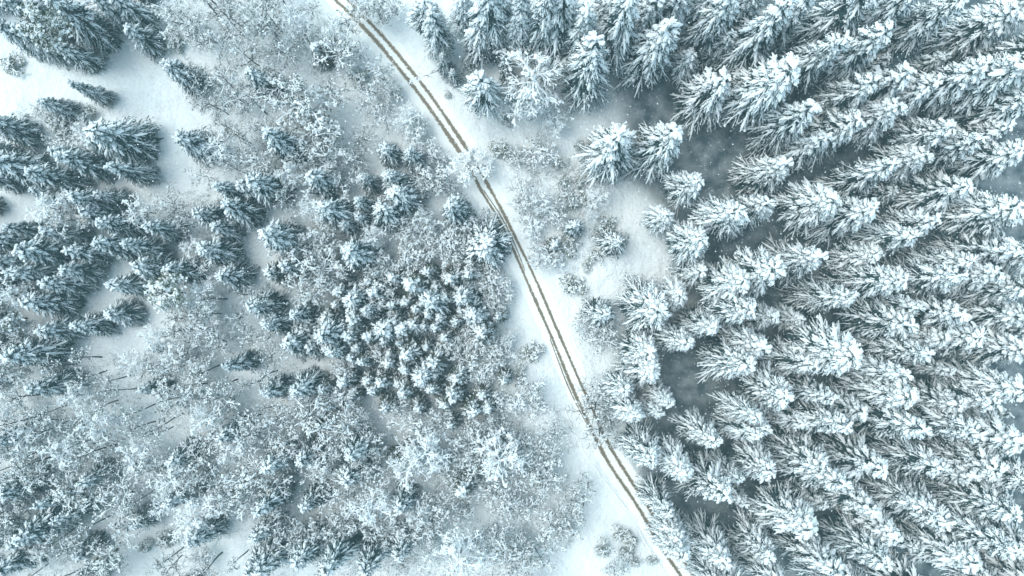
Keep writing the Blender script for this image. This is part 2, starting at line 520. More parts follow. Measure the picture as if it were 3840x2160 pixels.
NAME = {'H': ('spruce_tree', 'spruce'), 'L': ('spruce_tree', 'spruce'), 'M': ('spruce_tree', 'spruce'),
        'Y': ('young_spruce', 'young spruce'), 'W': ('snow_laden_tree', 'tree'), 'S': ('leafy_tree', 'tree'),
        'B': ('bare_birch', 'birch'), 'P': ('slender_birch', 'birch'), 'U': ('snowy_bush', 'bush'),
        'F': ('pine_tree', 'pine'), 'A': ('bowed_tree', 'tree'), 'R': ('bowed_sapling', 'sapling')}
GROUP = {'H': 'tall spruces of the dense forest', 'L': 'dark spruces dusted with snow', 'M': 'medium snowy spruces',
         'Y': 'young spruces of the thick young stand', 'W': 'snow-laden leafless trees', 'S': 'speckled broadleaved trees',
         'B': 'bare birches', 'P': 'slender birches with long thin stems', 'U': 'snowy bushes',
         'F': 'olive green pines', 'A': 'bowed trees', 'R': 'bowed saplings'}
LOOK = {'H': ('heavily snowed spruce', 'white-loaded spruce', 'thickly snowed spruce'),
        'L': ('dark lightly dusted spruce', 'dark green spruce with snow-lined boughs', 'dusky spruce lightly snowed'),
        'M': ('snow-covered spruce', 'snowy mid-sized spruce', 'bushy snowy spruce'),
        'Y': ('young star-shaped spruce', 'small snowy spruce', 'young snow-tipped spruce'),
        'W': ('white snow-plastered leafless tree', 'frosty white leafless tree'),
        'S': ('speckled snowy broadleaved tree', 'dark speckled bushy tree'),
        'B': ('bare fine-twigged birch', 'bare thin snowy birch'), 'P': ('slender long-stemmed birch', 'thin dark-stemmed birch'),
        'U': ('low snowy bush', 'small olive snowy bush'), 'F': ('olive green snowy pine', 'olive green snowy pine'),
        'A': ('snow-bowed tree', 'snow-bowed tree'), 'R': ('thin bowed sapling', 'thin bowed sapling')}
ONES = 'zero one two three four five six seven eight nine ten eleven twelve thirteen fourteen fifteen sixteen seventeen eighteen nineteen'.split()
TENS = 'zero ten twenty thirty forty fifty sixty seventy eighty ninety'.split()


def spell(n):
    n = int(max(0, min(99, n)))
    return ONES[n] if n < 20 else TENS[n // 10] + ('-' + ONES[n % 10] if n % 10 else '')


# ------------------------------------------------------------------ road centre lines (world metres)
def poly(tx, ty, pts):
    return [(tx + a / 2.013, ty + b / 2.013) for a, b in pts]


RUT_W = (poly(960, 0, [(540, -70), (600, 0), (700, 92), (820, 212), (935, 342), (1040, 470), (1190, 655), (1300, 800), (1430, 990), (1560, 1180), (1650, 1330)])
         + poly(960, 720, [(1700, 0), (1790, 130), (1870, 272), (1950, 450)]) + poly(1920, 720, [(100, 640), (160, 780), (240, 960), (330, 1170), (390, 1310)])
         + poly(1920, 1440, [(440, 0), (560, 255), (650, 450), (740, 620), (830, 745), (935, 900), (1045, 1085), (1100, 1195), (1190, 1325), (1275, 1449), (1330, 1540)]))
RUT_E = (poly(960, 0, [(650, -50), (700, 5), (760, 68), (830, 140), (920, 230), (1020, 342), (1110, 460), (1230, 600), (1340, 750), (1450, 910), (1590, 1120), (1680, 1270)])
         + poly(960, 720, [(1780, 0), (1870, 160), (1960, 350)]) + poly(1920, 720, [(80, 450), (170, 640), (240, 800), (340, 1040), (430, 1240)])
         + poly(1920, 1440, [(520, 0), (600, 172), (720, 440), (840, 640), (950, 805), (1040, 945), (1140, 1105), (1230, 1235), (1370, 1449), (1430, 1540)]))


def resample(pts, step=.8):
    P = np.array([at(*p) for p in pts])
    # Catmull-Rom
    Q = []
    E = np.vstack([2 * P[0] - P[1], P, 2 * P[-1] - P[-2]])
    for i in range(1, len(E) - 2):
        a, b, c, d = E[i - 1], E[i], E[i + 1], E[i + 2]
        m = max(2, int(np.linalg.norm(c - b) / step))
        for k in range(m):
            t = k / m
            Q.append(.5 * ((2 * b) + (c - a) * t + (2 * a - 5 * b + 4 * c - d) * t * t + (-a + 3 * b - 3 * c + d) * t ** 3))
    Q.append(P[-1])
    return np.array(Q)


def smooth(C, k=11):
    w = np.hanning(k + 2)[1:-1]; w /= w.sum()
    E = np.vstack([np.repeat(C[:1], k // 2, 0), C, np.repeat(C[-1:], k // 2, 0)])
    S = np.stack([np.convolve(E[:, i], w, 'valid') for i in (0, 1)], -1)
    S[:5] = C[:5]; S[-5:] = C[-5:]
    return S


RW, RE = smooth(resample(RUT_W)), smooth(resample(RUT_E))
# centre line between the ruts, extended straight beyond the picture at both ends
idx = [int(np.argmin(((RE - p) ** 2).sum(1))) for p in RW]
CL = (RW + RE[idx]) / 2
ext0 = CL[0] + (CL[0] - CL[8]) / np.linalg.norm(CL[0] - CL[8]) * np.arange(1, 240)[:, None][::-1]
ext1 = CL[-1] + (CL[-1] - CL[-9]) / np.linalg.norm(CL[-1] - CL[-9]) * np.arange(1, 240)[:, None]


def ext(R):
    a = R[0] + (CL[0] - CL[8]) / np.linalg.norm(CL[0] - CL[8]) * np.arange(1, 240)[:, None][::-1]
    b = R[-1] + (CL[-1] - CL[-9]) / np.linalg.norm(CL[-1] - CL[-9]) * np.arange(1, 240)[:, None]
    return np.vstack([a, R, b])


CLX = np.vstack([ext0, CL, ext1])
RWX, REX = ext(RW), ext(RE)


def road_dist(x, y):
    x = np.atleast_1d(x); y = np.atleast_1d(y)
    out = np.full(len(x), 1e9)
    C = CLX[::3]
    for i in range(0, len(x), 20000):
        d = (x[i:i + 20000, None] - C[None, :, 0]) ** 2 + (y[i:i + 20000, None] - C[None, :, 1]) ** 2
        out[i:i + 20000] = np.sqrt(d.min(1))
    return out


def waves(x, y):
    h = np.zeros_like(x)
    rr = np.random.RandomState(5)
    for wl, am in ((26, .30), (11, .14), (5.2, .07), (2.6, .05), (1.5, .035)):
        for _ in range(4):
            a = rr.rand() * 6.28; p = rr.rand() * 6.28
            h += am * .5 * np.sin((x * math.cos(a) + y * math.sin(a)) * 6.283 / wl + p + .8 * np.sin((x * math.sin(a) - y * math.cos(a)) * 3.1 / wl))
    return h


def ground_z(x, y):
    x = np.atleast_1d(np.asarray(x, float)); y = np.atleast_1d(np.asarray(y, float))
    d = road_dist(x, y)
    k = np.clip((d - 2.3) / 3.5, 0, 1); k = k * k * (3 - 2 * k)
    berm = .12 * np.exp(-((d - 3.0) / .55) ** 2)
    return k * (waves(x, y) + .12) + berm - .05


# open ground, photo pixel circles (x, y, radius): clearings that stay free of trees
CLEAR = [(330, 290, 120), (120, 230, 110), (520, 400, 150), (600, 330, 110), (680, 480, 90), (640, 600, 100), (640, 700, 60),
         (420, 1110, 60), (690, 1010, 45), (560, 1210, 60), (900, 1250, 80), (1000, 1300, 30), (950, 1200, 60), (560, 2010, 110), (640, 2040, 60),
         (1330, 380, 75), (1270, 470, 60), (1500, 1560, 40), (1480, 1620, 45), (1440, 1540, 30),
         (1780, 1970, 70), (1820, 1960, 50), (2050, 2080, 60), (2280, 1050, 120), (2380, 1000, 80), (2330, 850, 70), (2400, 790, 60),
         (2080, 1000, 30), (930, 1730, 50), (920, 1700, 40), (500, 1300, 60), (2480, 470, 110), (2350, 480, 60),
         (2660, 600, 130), (2700, 60, 130), (2620, 130, 80), (2800, 900, 90), (2560, 1420, 120), (2520, 1500, 90), (3560, 400, 130), (3600, 470, 60), (3700, 440, 80),
         (2960, 650, 60), (2860, 1130, 60), (3430, 1420, 70), (2620, 1900, 70), (2700, 1960, 60), (2760, 2060, 60), (2240, 560, 40), (1655, 1837, 60), (1780, 1937, 75), (1139, 1952, 40), (1298, 1827, 40), (1432, 1962, 40), (2228, 2061, 80), (2094, 2110, 70), (2019, 1937, 45), (2019, 1589, 50)]
# closed forest floor whose colour carries painted shade: region in photo pixels
SHADE_PX = [(2250, -200), (2330, 330), (2340, 640), (2480, 760), (2560, 950), (2610, 1200), (2420, 1330), (2420, 1560), (2380, 1760), (2550, 1950),
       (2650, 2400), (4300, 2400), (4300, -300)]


def inside(px, py, poly_):
    c = np.zeros(len(px), bool)
    n = len(poly_)
    for i in range(n):
        x1, y1 = poly_[i]; x2, y2 = poly_[(i + 1) % n]
        m = ((y1 > py) != (y2 > py)) & (px < (x2 - x1) * (py - y1) / (y2 - y1 + 1e-9) + x1)
        c ^= m
    return c


SHADE_W = [at(*p) for p in SHADE_PX]


def build_ground():
    fine = np.arange(-92, 92.01, .55); finy = np.arange(-56, 56.01, .55)
    far = np.array([100, 115, 140, 180, 240, 330, 450, 700, 1000.])
    far2 = np.array([60, 68, 82, 110, 150, 220, 320, 450, 700, 1000.])
    xs = np.concatenate([-far[::-1], fine, far]); ys = np.concatenate([-far2[::-1], finy, far2])
    X, Y = np.meshgrid(xs, ys)
    x, y = X.ravel(), Y.ravel()
    z = ground_z(x, y)
    in_shade = inside(x, y, SHADE_W).astype(float)
    Lg = in_shade.reshape(X.shape)
    for _ in range(14):                         # soft border of the painted shade zone
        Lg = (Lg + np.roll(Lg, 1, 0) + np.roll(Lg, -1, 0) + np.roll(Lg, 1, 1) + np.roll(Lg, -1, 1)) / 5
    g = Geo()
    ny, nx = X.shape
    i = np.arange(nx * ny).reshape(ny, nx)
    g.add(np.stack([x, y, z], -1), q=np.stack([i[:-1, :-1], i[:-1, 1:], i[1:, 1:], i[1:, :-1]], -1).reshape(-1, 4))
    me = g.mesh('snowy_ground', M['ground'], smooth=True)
    a = me.attributes.new('floor_shade', 'FLOAT', 'POINT')
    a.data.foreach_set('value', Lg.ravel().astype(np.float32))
    o = link('snowy_ground', me); o['kind'] = 'structure'


def strip(name, C, wid, lift, mat, sag=0.0, across=5):
    T = np.gradient(C, axis=0); T /= np.linalg.norm(T, axis=1, keepdims=True)
    Nn = np.stack([T[:, 1], -T[:, 0]], -1)
    u = np.linspace(-.5, .5, across)
    W = wid * (1 + (.06 if wid > 2 else .16) * (np.sin(np.arange(len(C)) * .21) * .5 + np.sin(np.arange(len(C)) * .073 + wid * 9)))
    P = C[:, None] + Nn[:, None] * (u[None, :] * W[:, None])[..., None]
    z = ground_z(P[..., 0].ravel(), P[..., 1].ravel()).reshape(P.shape[:2]) + lift - sag * (1 - (2 * u[None]) ** 2)
    V = np.concatenate([P, z[..., None]], -1)
    g = Geo(); n = len(C)
    i = np.arange(n * across).reshape(n, across)
    g.add(V, q=np.stack([i[:-1, :-1], i[:-1, 1:], i[1:, 1:], i[1:, :-1]], -1).reshape(-1, 4)[:, ::1])
    me = g.mesh(name, mat, smooth=True)
    uv = me.uv_layers.new(name='uv')
    s = np.concatenate([[0], np.cumsum(np.linalg.norm(np.diff(C, axis=0), axis=1))])
    U = np.stack([np.repeat((u + .5)[None], n, 0), np.repeat(s[:, None], across, 1)], -1).reshape(-1, 2)
    li = np.zeros(len(me.loops), np.int32); me.loops.foreach_get('vertex_index', li)
    uv.data.foreach_set('uv', U[li].astype(np.float32).ravel())
    o = link(name, me); o['kind'] = 'structure'
    return o


build_ground()
strip('snow_covered_road', CLX, 4.2, .012, M['road'], 0, 9)
strip('wheel_rut', RWX, .86, .024, M['rut'], .008, 5)
strip('wheel_rut', REX, .82, .024, M['rut'], .008, 5)

n_ = len(RW)                       # short stretches where a second vehicle cut its own trace
for a_, b_, dx_ in ((.36, .50, -.56), (.60, .74, .52)):
    seg = RW[int(n_ * a_):int(n_ * b_)].copy()
    T_ = np.gradient(seg, axis=0); T_ /= np.linalg.norm(T_, axis=1, keepdims=True)
    off = dx_ * np.sin(np.linspace(.25, math.pi - .25, len(seg)))[:, None] ** .4
    strip('wheel_rut', seg - off * np.stack([T_[:, 1], -T_[:, 0]], -1) * -1, .30, .032, M['rut'], .004, 5)

# low drifts and ski / foot trails: soft ridges of snow beside the road
def ridge(px, wid=.16, name='snow_ridge'):
    C = resample(px, .5)
    C = C + np.random.RandomState(len(px)).normal(0, .07, C.shape)
    z = ground_z(C[:, 0], C[:, 1]) + .01
    g = Geo(); P = np.concatenate([C, z[:, None]], 1)[None]
    g.tubes(P, wid * (.5 + .8 * np.random.RandomState(3).rand(1, len(C))), 6, .45)
    o = link(name, g.mesh(name, M['road'], smooth=True)); o['kind'] = 'structure'


ridge(poly(1920, 1440, [(400, 200), (560, 540), (640, 650), (720, 760), (800, 860), (890, 965), (940, 1030)]), .13)
ridge(poly(1920, 1440, [(960, 1100), (1020, 1220), (1090, 1330), (1170, 1449)]), .12)
ridge(poly(1920, 720, [(330, 800), (420, 1000), (520, 1250), (560, 1400)]), .12)
ridge(poly(1920, 720, [(120, 900), (220, 1150), (330, 1400)]), .10)
ridge(poly(960, 0, [(620, 120), (800, 320), (960, 520), (1100, 700)]), .10)
ridge(poly(960, 0, [(1240, 460), (1340, 600), (1440, 740), (1520, 900)]), .10)

# ------------------------------------------------------------------ where every tree stands
T0 = {1: (0, 0), 2: (960, 0), 3: (1920, 0), 4: (2840, 0), 5: (0, 720), 6: (960, 720), 7: (1920, 720), 8: (2840, 720),
      9: (0, 1440), 10: (960, 1440), 11: (1920, 1440), 12: (2840, 1440)}
# (kind, tile, apex x, apex y, height, crown radius[, own label])
TREES = [
 # upper left
 ('L',1,-20,-20,14,3.2),('L',1,325,-15,19,4.3,'big dark spruce at the top left corner above the open snow'),('L',1,110,215,15,3.0),
 ('L',1,425,325,12,3.0,'dark spruce at the lower tip of the top left clump'),('L',1,-60,170,14,3.2),('L',1,200,20,15,3.0),
 ('L',1,690,-30,13,3.0),('L',1,835,-30,13,3.4),('L',1,950,195,11,3.0,'dark spruce leaning over the white path between two clumps, top left'),
 ('F',1,200,150,18,3.4,'olive green pine with long bare stem among the top left spruces'),
 ('L',1,1235,465,14,3.3,'dark spruce standing alone right of the upper left clearing'),
 ('L',1,530,615,13,2.1,'narrow dark spruce standing alone in the upper left clearing'),
 ('L',1,310,745,11,2.7,'small dark spruce with bare shrub, left in the upper clearing'),
 ('L',1,705,955,17,5.2,'broadest dark spruce, fan-shaped, below the upper left clearing'),
 ('M',1,450,1160,15,3.2),('L',1,1325,1010,15,3.7,'dark spruce alone at the lower end of the upper left clearing'),
 ('L',1,-150,900,14,3.6),('L',1,-130,1190,16,4.4),('M',1,195,1290,17,3.2),('M',1,1625,1400,13,2.8),('M',1,1830,1385,12,3.0),
 ('M',1,1885,520,13,3.2),('M',2,55,1005,14,3.6,'white-headed spruce between two clumps of speckled trees, left of the track'),
 ('B',1,1540,760,12,2.6,'bare birch with dark stem leaning over snow beside the upper left clearing'),('B',1,1640,910,10,2.0),
 ('S',1,1270,60,8,3.0),('S',1,1430,190,7,2.4),('B',1,1560,250,11,3.0),('B',1,1700,120,12,3.4),('B',1,1850,60,12,3.0),('B',1,1800,350,11,2.8),
 ('B',1,1640,20,12,3.0),('B',1,1620,560,11,2.8),('W',1,1900,120,10,2.6),('S',1,1740,680,8,3.0),
 ('U',1,45,470,1.8,2.2,'grey-green bush alone on the snow at the left edge near the top'),('U',1,1290,310,1.8,2.0,'grey bush alone on snow right of the dark top left spruces'),
 ('U',1,1110,1010,.8,.8,'tiny dark bush on snow right of the broadest dark spruce'),('U',1,430,930,2.2,2.4),('U',1,610,870,2,2),('W',1,600,1000,6,2.6),('B',1,260,830,6,1.8),
 ('S',1,420,1060,3.5,2.2),('B',1,1480,1300,8,2.4),('B',1,1760,1260,8,2.0),
 # top centre, west of the track
 ('Y',2,435,325,8,2.4,'small dark spruce under a white bush, left of the upper track'),
 ('S',2,620,330,8,3.2,'snow-topped greenish tree beside the small dark spruce, left of upper track'),('W',2,560,200,8,2.4),
 ('S',2,930,520,7,2.2),('S',2,990,690,4,2.4),('S',2,830,730,6,2.4),('S',2,330,740,10,4.3),('S',2,420,980,9,3.6),('S',2,180,640,9,3.2),
 ('W',2,400,650,10,1.8),('B',2,560,660,9,2.6),('S',2,480,1180,8,3.2),('S',2,1210,930,3.5,2.2),('W',2,1120,860,6,2.4),('B',2,950,880,6,2.6),('B',2,780,1010,7,2.6),
 ('B',2,740,1170,7,2.6),('M',2,945,1105,10,2.8),('M',2,1150,1150,9,2.4),('S',2,1330,1180,3.5,2.6,'round grey bush-like tree beside the track, above the white spruces'),
 ('M',2,1005,1325,11,3.0),('M',2,805,1340,8,2.2),('M',2,405,1340,12,2.9),('M',2,-30,1350,12,3.4),('S',2,1300,1340,6,2.8),('S',2,1440,1390,3,1.8),
 ('W',2,1180,1010,5,2.2),('B',2,640,120,9,2.4),('W',2,230,100,10,2.6),('B',2,60,60,12,3.0),('B',2,330,230,9,2.6),('B',2,160,330,10,2.8),('B',2,60,200,11,2.8),
 ('W',2,700,450,4,2.0),('U',2,770,570,2.4,2.2),
 ('R',2,1225,640,7,1.0,'thin snowy sapling arching across the track in the upper half'),
 ('A',2,1590,1240,7,3.0,'snow-bowed tree bending across both wheel ruts in the upper half'),
 # top, east of the track
 ('S',2,960,20,7,2.6,'sparse greenish tree at the top edge hanging over the track'),('W',2,820,-20,8,2.0),('B',2,900,60,9,2.2),('S',2,740,-10,6,2.0),
 ('H',2,1225,-30,15,3.3),('H',2,1330,100,15,2.4),('M',2,1405,415,9,1.9),('M',2,1480,520,6,1.5),
 ('H',2,1690,60,19,3.4,'tall white spruce standing first right of the upper track, near the top'),
 ('H',2,1695,580,16,3.6,'fan-shaped white spruce beside the track, directly below a taller one'),
 ('M',2,1905,450,12,2.0),('M',2,1920,600,10,1.8),('H',2,1740,-90,22,3.2),('H',2,1970,40,20,3.0),('H',2,1560,-60,16,2.8),('H',2,1880,-70,22,3.2),
 ('W',3,180,520,15,5.8,'big round frosty leafless tree right of the upper track'),('W',3,120,700,9,4.6),('S',3,200,1120,4,3.0),('W',3,330,900,6,2.6),
 ('U',2,1850,1110,2.5,2.0),('S',2,1960,1180,3,2.0),('U',2,1450,715,.7,.7,'tiny dark stump-like bush beside the track near the upper spruces'),
 ('H',3,95,-10,20,2.6),('H',3,400,-50,24,4.0),('H',3,590,75,22,3.0),
 ('H',3,635,385,20,4.2,'full white spruce above the frosty round leafless tree'),('H',3,870,85,21,2.9),('H',3,905,-50,24,3.6),
 ('H',3,1180,175,23,4.4,'largest white spruce of the upper middle, left of a dark gap'),('H',3,1230,-110,20,3.4),('H',3,1080,-60,20,3.2),('H',3,1360,-140,20,3.4),
 ('H',3,1680,215,14,2.5,'slim lone spruce in the dark gap near the top'),
 ('H',3,1590,590,18,4.0),('H',3,1700,-90,21,3.8),('H',3,1900,-110,22,4.0),('H',3,1560,-150,20,3),
 ('H',3,855,1025,19,4.0,'left one of two spruces side by side above the middle clearing'),('H',3,1225,985,20,4.2,'right one of two spruces side by side above the middle clearing'),
 ('H',3,1380,1365,16,3.4),('H',3,750,-80,22,3.2),('H',3,250,-90,22,3.4),('H',3,20,120,16,2.4),
 # upper right
 ('H',4,225,50,23,3.8),('H',4,860,-60,24,4.2),('H',4,1005,190,24,4.0,'bright star-headed spruce in the upper right forest'),('H',4,630,270,22,3.6),
 ('H',4,1540,-70,24,4.0),('H',4,1300,-160,22,4.0),('H',4,1960,60,22,4.6,'great spruce pointing into the top right corner'),('H',4,305,425,23,4.3),
 ('H',4,1180,510,21,4.0),('H',4,880,600,20,3.6),('H',4,1690,530,21,3.6),('H',4,1340,640,19,3.4),('H',4,480,760,21,3.8),('H',4,735,880,21,3.9),
 ('H',4,2090,380,23,4.6),('H',4,1450,930,20,3.7,'spruce tip at the lower edge of the dark gap, upper right'),('H',4,1700,1050,19,3.5),('H',4,2030,1150,19,3.6),
 ('H',4,230,1245,17,3.7),('H',4,1050,1275,19,3.8),('H',4,1590,1400,19,3.5),('H',4,1100,800,18,3.2),('H',4,2150,-60,22,4.2),('H',4,2200,700,22,4.2),
 ('H',4,1870,950,17,3.2),('H',4,400,-90,22,3.8),('H',4,2250,200,22,4.2),('H',4,60,560,17,3.2),('H',4,560,1020,15,3.2),('H',4,1280,1130,17,3.4),
 # right
 ('H',8,560,35,18,3.5),('H',8,895,140,19,3.6),('H',8,1220,290,20,3.7,'pale spruce with long parallel boughs, right of centre right'),('H',8,1440,205,17,3.0),('H',8,1990,120,21,4.6),
 ('H',8,1980,385,19,3.6),('H',8,1640,520,19,3.4),('H',8,1555,670,20,3.6),('H',8,1120,660,21,3.6),('H',8,495,500,19,3.9,'bright white spruce tip bordering a dark gap, right of the middle'),
 ('H',8,165,580,19,3.7),('H',8,685,800,19,3.5),('H',8,1290,865,17,3.0),('H',8,1150,980,20,3.7),('H',8,1590,960,19,3.5),('H',8,2080,700,20,4.0),('H',8,2060,940,20,3.6),
 ('H',8,750,1230,21,4.3,'broad white spruce with a split head, lower middle of the right forest'),('H',8,385,1300,19,3.4),('H',8,1270,1225,18,3.5),('H',8,1690,1130,19,3.6),
 ('H',7,1970,960,14,2.7),('H',8,1100,1430,19,3.8),('H',8,2080,1200,20,3.8),('H',8,2200,450,20,4),('H',8,2210,1000,20,4),('H',8,1850,640,18,3.2),('H',8,900,480,15,3.0),('H',8,1400,1080,16,3.2),
 # middle right
 ('H',7,1725,150,19,4.3),('H',7,1930,100,17,3.0),('H',7,1435,355,15,3.8,'rounded white spruce on the edge of the middle clearing'),('H',7,1450,600,13,3.0),
 ('H',7,1740,700,17,3.3),('H',7,1105,885,15,4.2,'star-shaped broad white spruce just below the middle clearing'),('H',7,1330,1120,14,3.3,'white spruce standing free left of the dark gap, below the broad star'),
 ('H',7,1035,1215,13,3.2),('H',7,1060,1385,14,3.4),('H',7,1800,885,19,3.9),('H',7,1900,1180,19,3.6),('H',7,1775,1330,17,3.5),
 ('M',7,690,925,11,3.3,'bushy white spruce nearest the track below the middle clearing'),('M',7,480,250,7,2.4,'small round spruce in the scrub right of the track, middle clearing'),
 ('M',7,790,365,8,2.6,'small white spruce left in the middle clearing'),('Y',7,320,395,5,1.9),('H',7,1560,1010,16,3.2),('H',7,1280,780,12,2.8),
 ('S',7,130,110,5,2.6),('W',7,210,60,5,2.4),('S',7,320,150,3.5,2.2),('W',7,160,250,4,2.4),('S',7,250,470,4.5,2.6),('W',7,330,530,3,1.8),
 ('U',7,460,710,2.2,2.3,'olive bush with snow on top, alone beside the track'),('U',7,150,1225,2,2.2,'olive bush alone on the white verge left of the track'),
 ('U',7,60,1350,1.6,1.2),('U',7,70,1420,1.4,1.1),('U',7,840,345,1.4,1.2),('U',7,705,240,2,2.0),('U',7,630,480,1.6,1.6),('S',7,690,1090,5,2.8),('S',7,600,1010,5,2.4),
 ('U',7,560,560,1,1.1),('U',7,470,60,1.6,2.2),('W',7,640,30,5,2.2),('B',7,80,-30,6,2.6),('B',7,430,30,5,2.4),('W',7,620,180,6,1.2),
 # young stand in the middle
 ('M',6,1485,100,12,3.5,'bright white star spruce beside the track at the top of the young stand'),
 ('M',6,1725,365,10,3.7,'long-armed star spruce reaching over the west wheel rut'),('M',6,690,440,12,3.6,'broad white spruce by the upper left rim of the young stand'),
 ('M',6,925,130,10,2.8),('M',6,760,60,10,2.4),('M',6,1040,0,10,2.6),('M',6,760,180,9,2.2),('M',6,495,105,11,2.7),('M',6,650,225,8,2.0),('M',6,45,320,12,2.8),
 ('M',6,205,560,10,2.8),('Y',6,75,600,8,2.0),('S',6,400,600,9,3.6),('M',6,70,1000,11,2.6),('M',6,265,920,9,2.2),('M',6,230,1155,11,2.8),('M',6,495,1080,11,3.0),
 ('M',6,560,1200,10,2.7),('Y',6,390,1190,7,1.8),('Y',6,605,750,9,2.3),('Y',6,880,755,8,2.2),('Y',6,580,850,7,2.0),('M',6,700,820,10,2.7),('M',6,825,895,10,2.7),
 ('Y',6,700,950,9,2.2),('Y',6,1020,640,8,2.3),('Y',6,1170,700,9,2.4),('Y',6,1290,600,7,2.2),('Y',6,1470,635,8,2.0),('Y',6,1590,615,8,2.2),
 ('M',6,1297,840,10,2.9,'clear snow star spruce in the middle of the young stand'),('M',6,1567,790,10,2.8,'snow star spruce with long arms, right part of the young stand'),
 ('Y',6,1030,840,8,1.6),('Y',6,1420,800,8,2.0),('Y',6,1130,830,7,1.8),('M',6,1625,930,9,2.6),('Y',6,1390,940,7,2.0),('Y',6,1200,880,7,1.6),('Y',6,1050,970,8,2.0),
 ('Y',6,1170,1010,7,1.8),('Y',6,1255,1030,7,1.8),('M',6,940,1050,10,2.6),('Y',6,830,1090,9,2.3),('Y',6,690,1090,8,2.0),('Y',6,960,1120,8,2.1),('Y',6,1090,1050,8,2.0),
 ('Y',6,1340,1020,8,2.1),('Y',6,1690,1060,9,2.3),('Y',6,1420,1100,7,2.0),('Y',6,1130,1210,8,2.2),('Y',6,970,1290,7,2.2),('Y',6,1340,1280,8,2.3),('Y',6,800,1280,7,1.8),
 ('Y',6,1100,1330,7,1.9),('M',6,1240,1390,9,2.8),('Y',6,640,1430,8,2.2),('Y',6,1520,1410,7,2.0),('Y',6,930,1430,7,2.0),('Y',6,500,960,7,2.0),
 ('S',6,1780,700,5,2.6),('S',6,1850,800,4,2.2),('S',6,1700,680,5,2.2),('W',6,1870,700,4,1.6),('S',6,1780,880,4,2.2),('S',6,1650,1160,5,2.6),('S',6,1780,1150,4,2.4),
 ('W',6,1900,1120,4,1.4),('S',6,1840,1240,3.5,2.2),('S',6,1200,440,6,2.8),('S',6,1380,420,6,2.6),('S',6,1480,420,6,2.6),('S',6,1120,520,6,2.6),('S',6,930,560,6,2.6),
 ('S',6,1600,520,5,2.4),('S',6,1560,270,5,2.6),('S',6,1690,250,4,2.2),('W',6,860,330,7,2.2),('S',6,1280,260,6,2.4),('W',6,1240,180,7,2.0),('S',6,1130,280,6,2.4),
 ('S',6,440,320,8,2.8),('S',6,230,420,8,2.6),('S',6,480,400,7,2.4),('S',6,360,760,8,2.8),('S',6,520,660,6,2.4),('S',6,1450,1200,5,2.2),('S',6,1560,1080,5,2.2),
 ('S',6,1620,1330,5,2.4),('S',6,1740,1330,4.5,2.2),('W',6,1700,1400,4,1.8),('S',6,320,1060,7,2.4),('S',6,900,1200,5,2.2),
 # left
 ('M',5,705,15,11,2.7),('L',5,515,50,13,3.2),('W',5,300,110,10,3.2),('M',5,725,215,14,3.1),('M',5,712,390,15,3.6,'snow-lined spruce at the right rim of the left-hand forest'),
 ('M',5,512,430,13,3.1),('M',5,120,430,14,4.0),('L',5,-150,330,13,3.6),('L',5,460,580,12,3.0),('L',5,90,590,14,3.2),('L',5,320,690,13,3.3),
 ('L',5,1000,570,13,3.5,'dark spruce above the small round clearing on the left'),('L',5,815,690,13,3.2),('L',5,800,925,10,3.1,'small dark spruce just below the small round clearing'),
 ('M',5,190,830,15,4.2),('L',5,255,1060,12,3.1),('L',5,5,1240,16,4.3,'dark spruce with feathery boughs at the left edge below the middle'),('F',5,-60,950,10,3.2),
 ('F',5,1200,775,12,3.4,'olive green pine with curved bare trunk, left of the middle'),('M',5,1475,150,12,2.7),('M',5,1700,110,14,3.5),('M',5,1600,265,12,3.0),('M',5,1505,440,13,3.5),
 ('M',5,1645,625,13,3.4),('M',5,1885,850,13,3.7,'large white-fringed spruce left of the young stand'),('L',5,-160,700,13,3.6),('L',5,-60,520,12,3.2),
 ('B',5,1200,60,9,2.6),('B',5,1280,150,9,2.4),('W',5,1400,420,5,2.2),('B',5,1330,230,8,2.2),('W',5,1000,130,8,2.8),('S',5,1560,600,5,2.2),
 ('W',5,1480,930,7,2.6),('S',5,1500,1010,8,2.8),('S',5,1620,1150,6,2.2),('B',5,1380,900,8,2.4),('S',5,1400,1180,7,2.6),('W',5,1250,1230,7,2.6),('L',5,1140,1200,6,1.3),
 ('S',5,1280,1340,7,2.8),('W',5,1480,1330,6,1.8),('B',5,1820,760,7,2.0),('B',5,1740,960,7,2.2),('S',5,60,1080,8,2.8),('W',5,60,760,10,2.6),('S',5,470,150,9,2.8),
 ('B',5,1850,1100,6,2.6),('W',5,960,1300,7,2.8),('M',5,600,150,12,2.6),
 # lower left
 ('M',9,1270,585,10,3.3,'lone herringbone spruce in the thin birch wood, lower left'),('L',9,590,740,11,2.7),('M',9,-30,840,12,3.4),
 ('M',9,95,1165,17,4.2,'long feathery spruce near the lower left corner'),('M',9,510,1330,10,2.8),('M',9,-40,1430,12,3.2),('M',9,975,1080,9,2.6),('M',9,1880,1420,14,3.6),
 ('M',9,1930,960,11,2.4),('L',9,1920,1180,12,2.8),('M',9,1050,55,11,2.7),('W',9,690,320,10,3.4),('W',9,490,120,9,2.8),('W',9,1480,270,10,3.0,'heavy white clumped tree above the lone herringbone spruce'),
 ('W',9,990,550,8,3.4),('W',9,420,500,9,3.0),('W',9,1260,760,9,3.2),('S',9,1640,800,9,3.2),('W',9,1400,1040,9,4.0),('W',9,130,400,9,3.0),('S',9,310,330,8,2.8),
 ('S',9,640,450,8,3.0),('S',9,840,900,8,3.2),('S',9,900,1080,8,3.0),('S',9,1880,760,10,3.8,'dark speckled tree with white rim at the edge of a snow gap, lower left'),
 ('M',9,250,960,13,2.2),('S',9,450,790,9,3.2),('S',9,620,870,8,3.0),('S',9,330,1190,9,3.0),('S',9,700,1350,9,3.2),('W',9,270,1310,7,2.2),('S',9,1230,140,9,3.2),
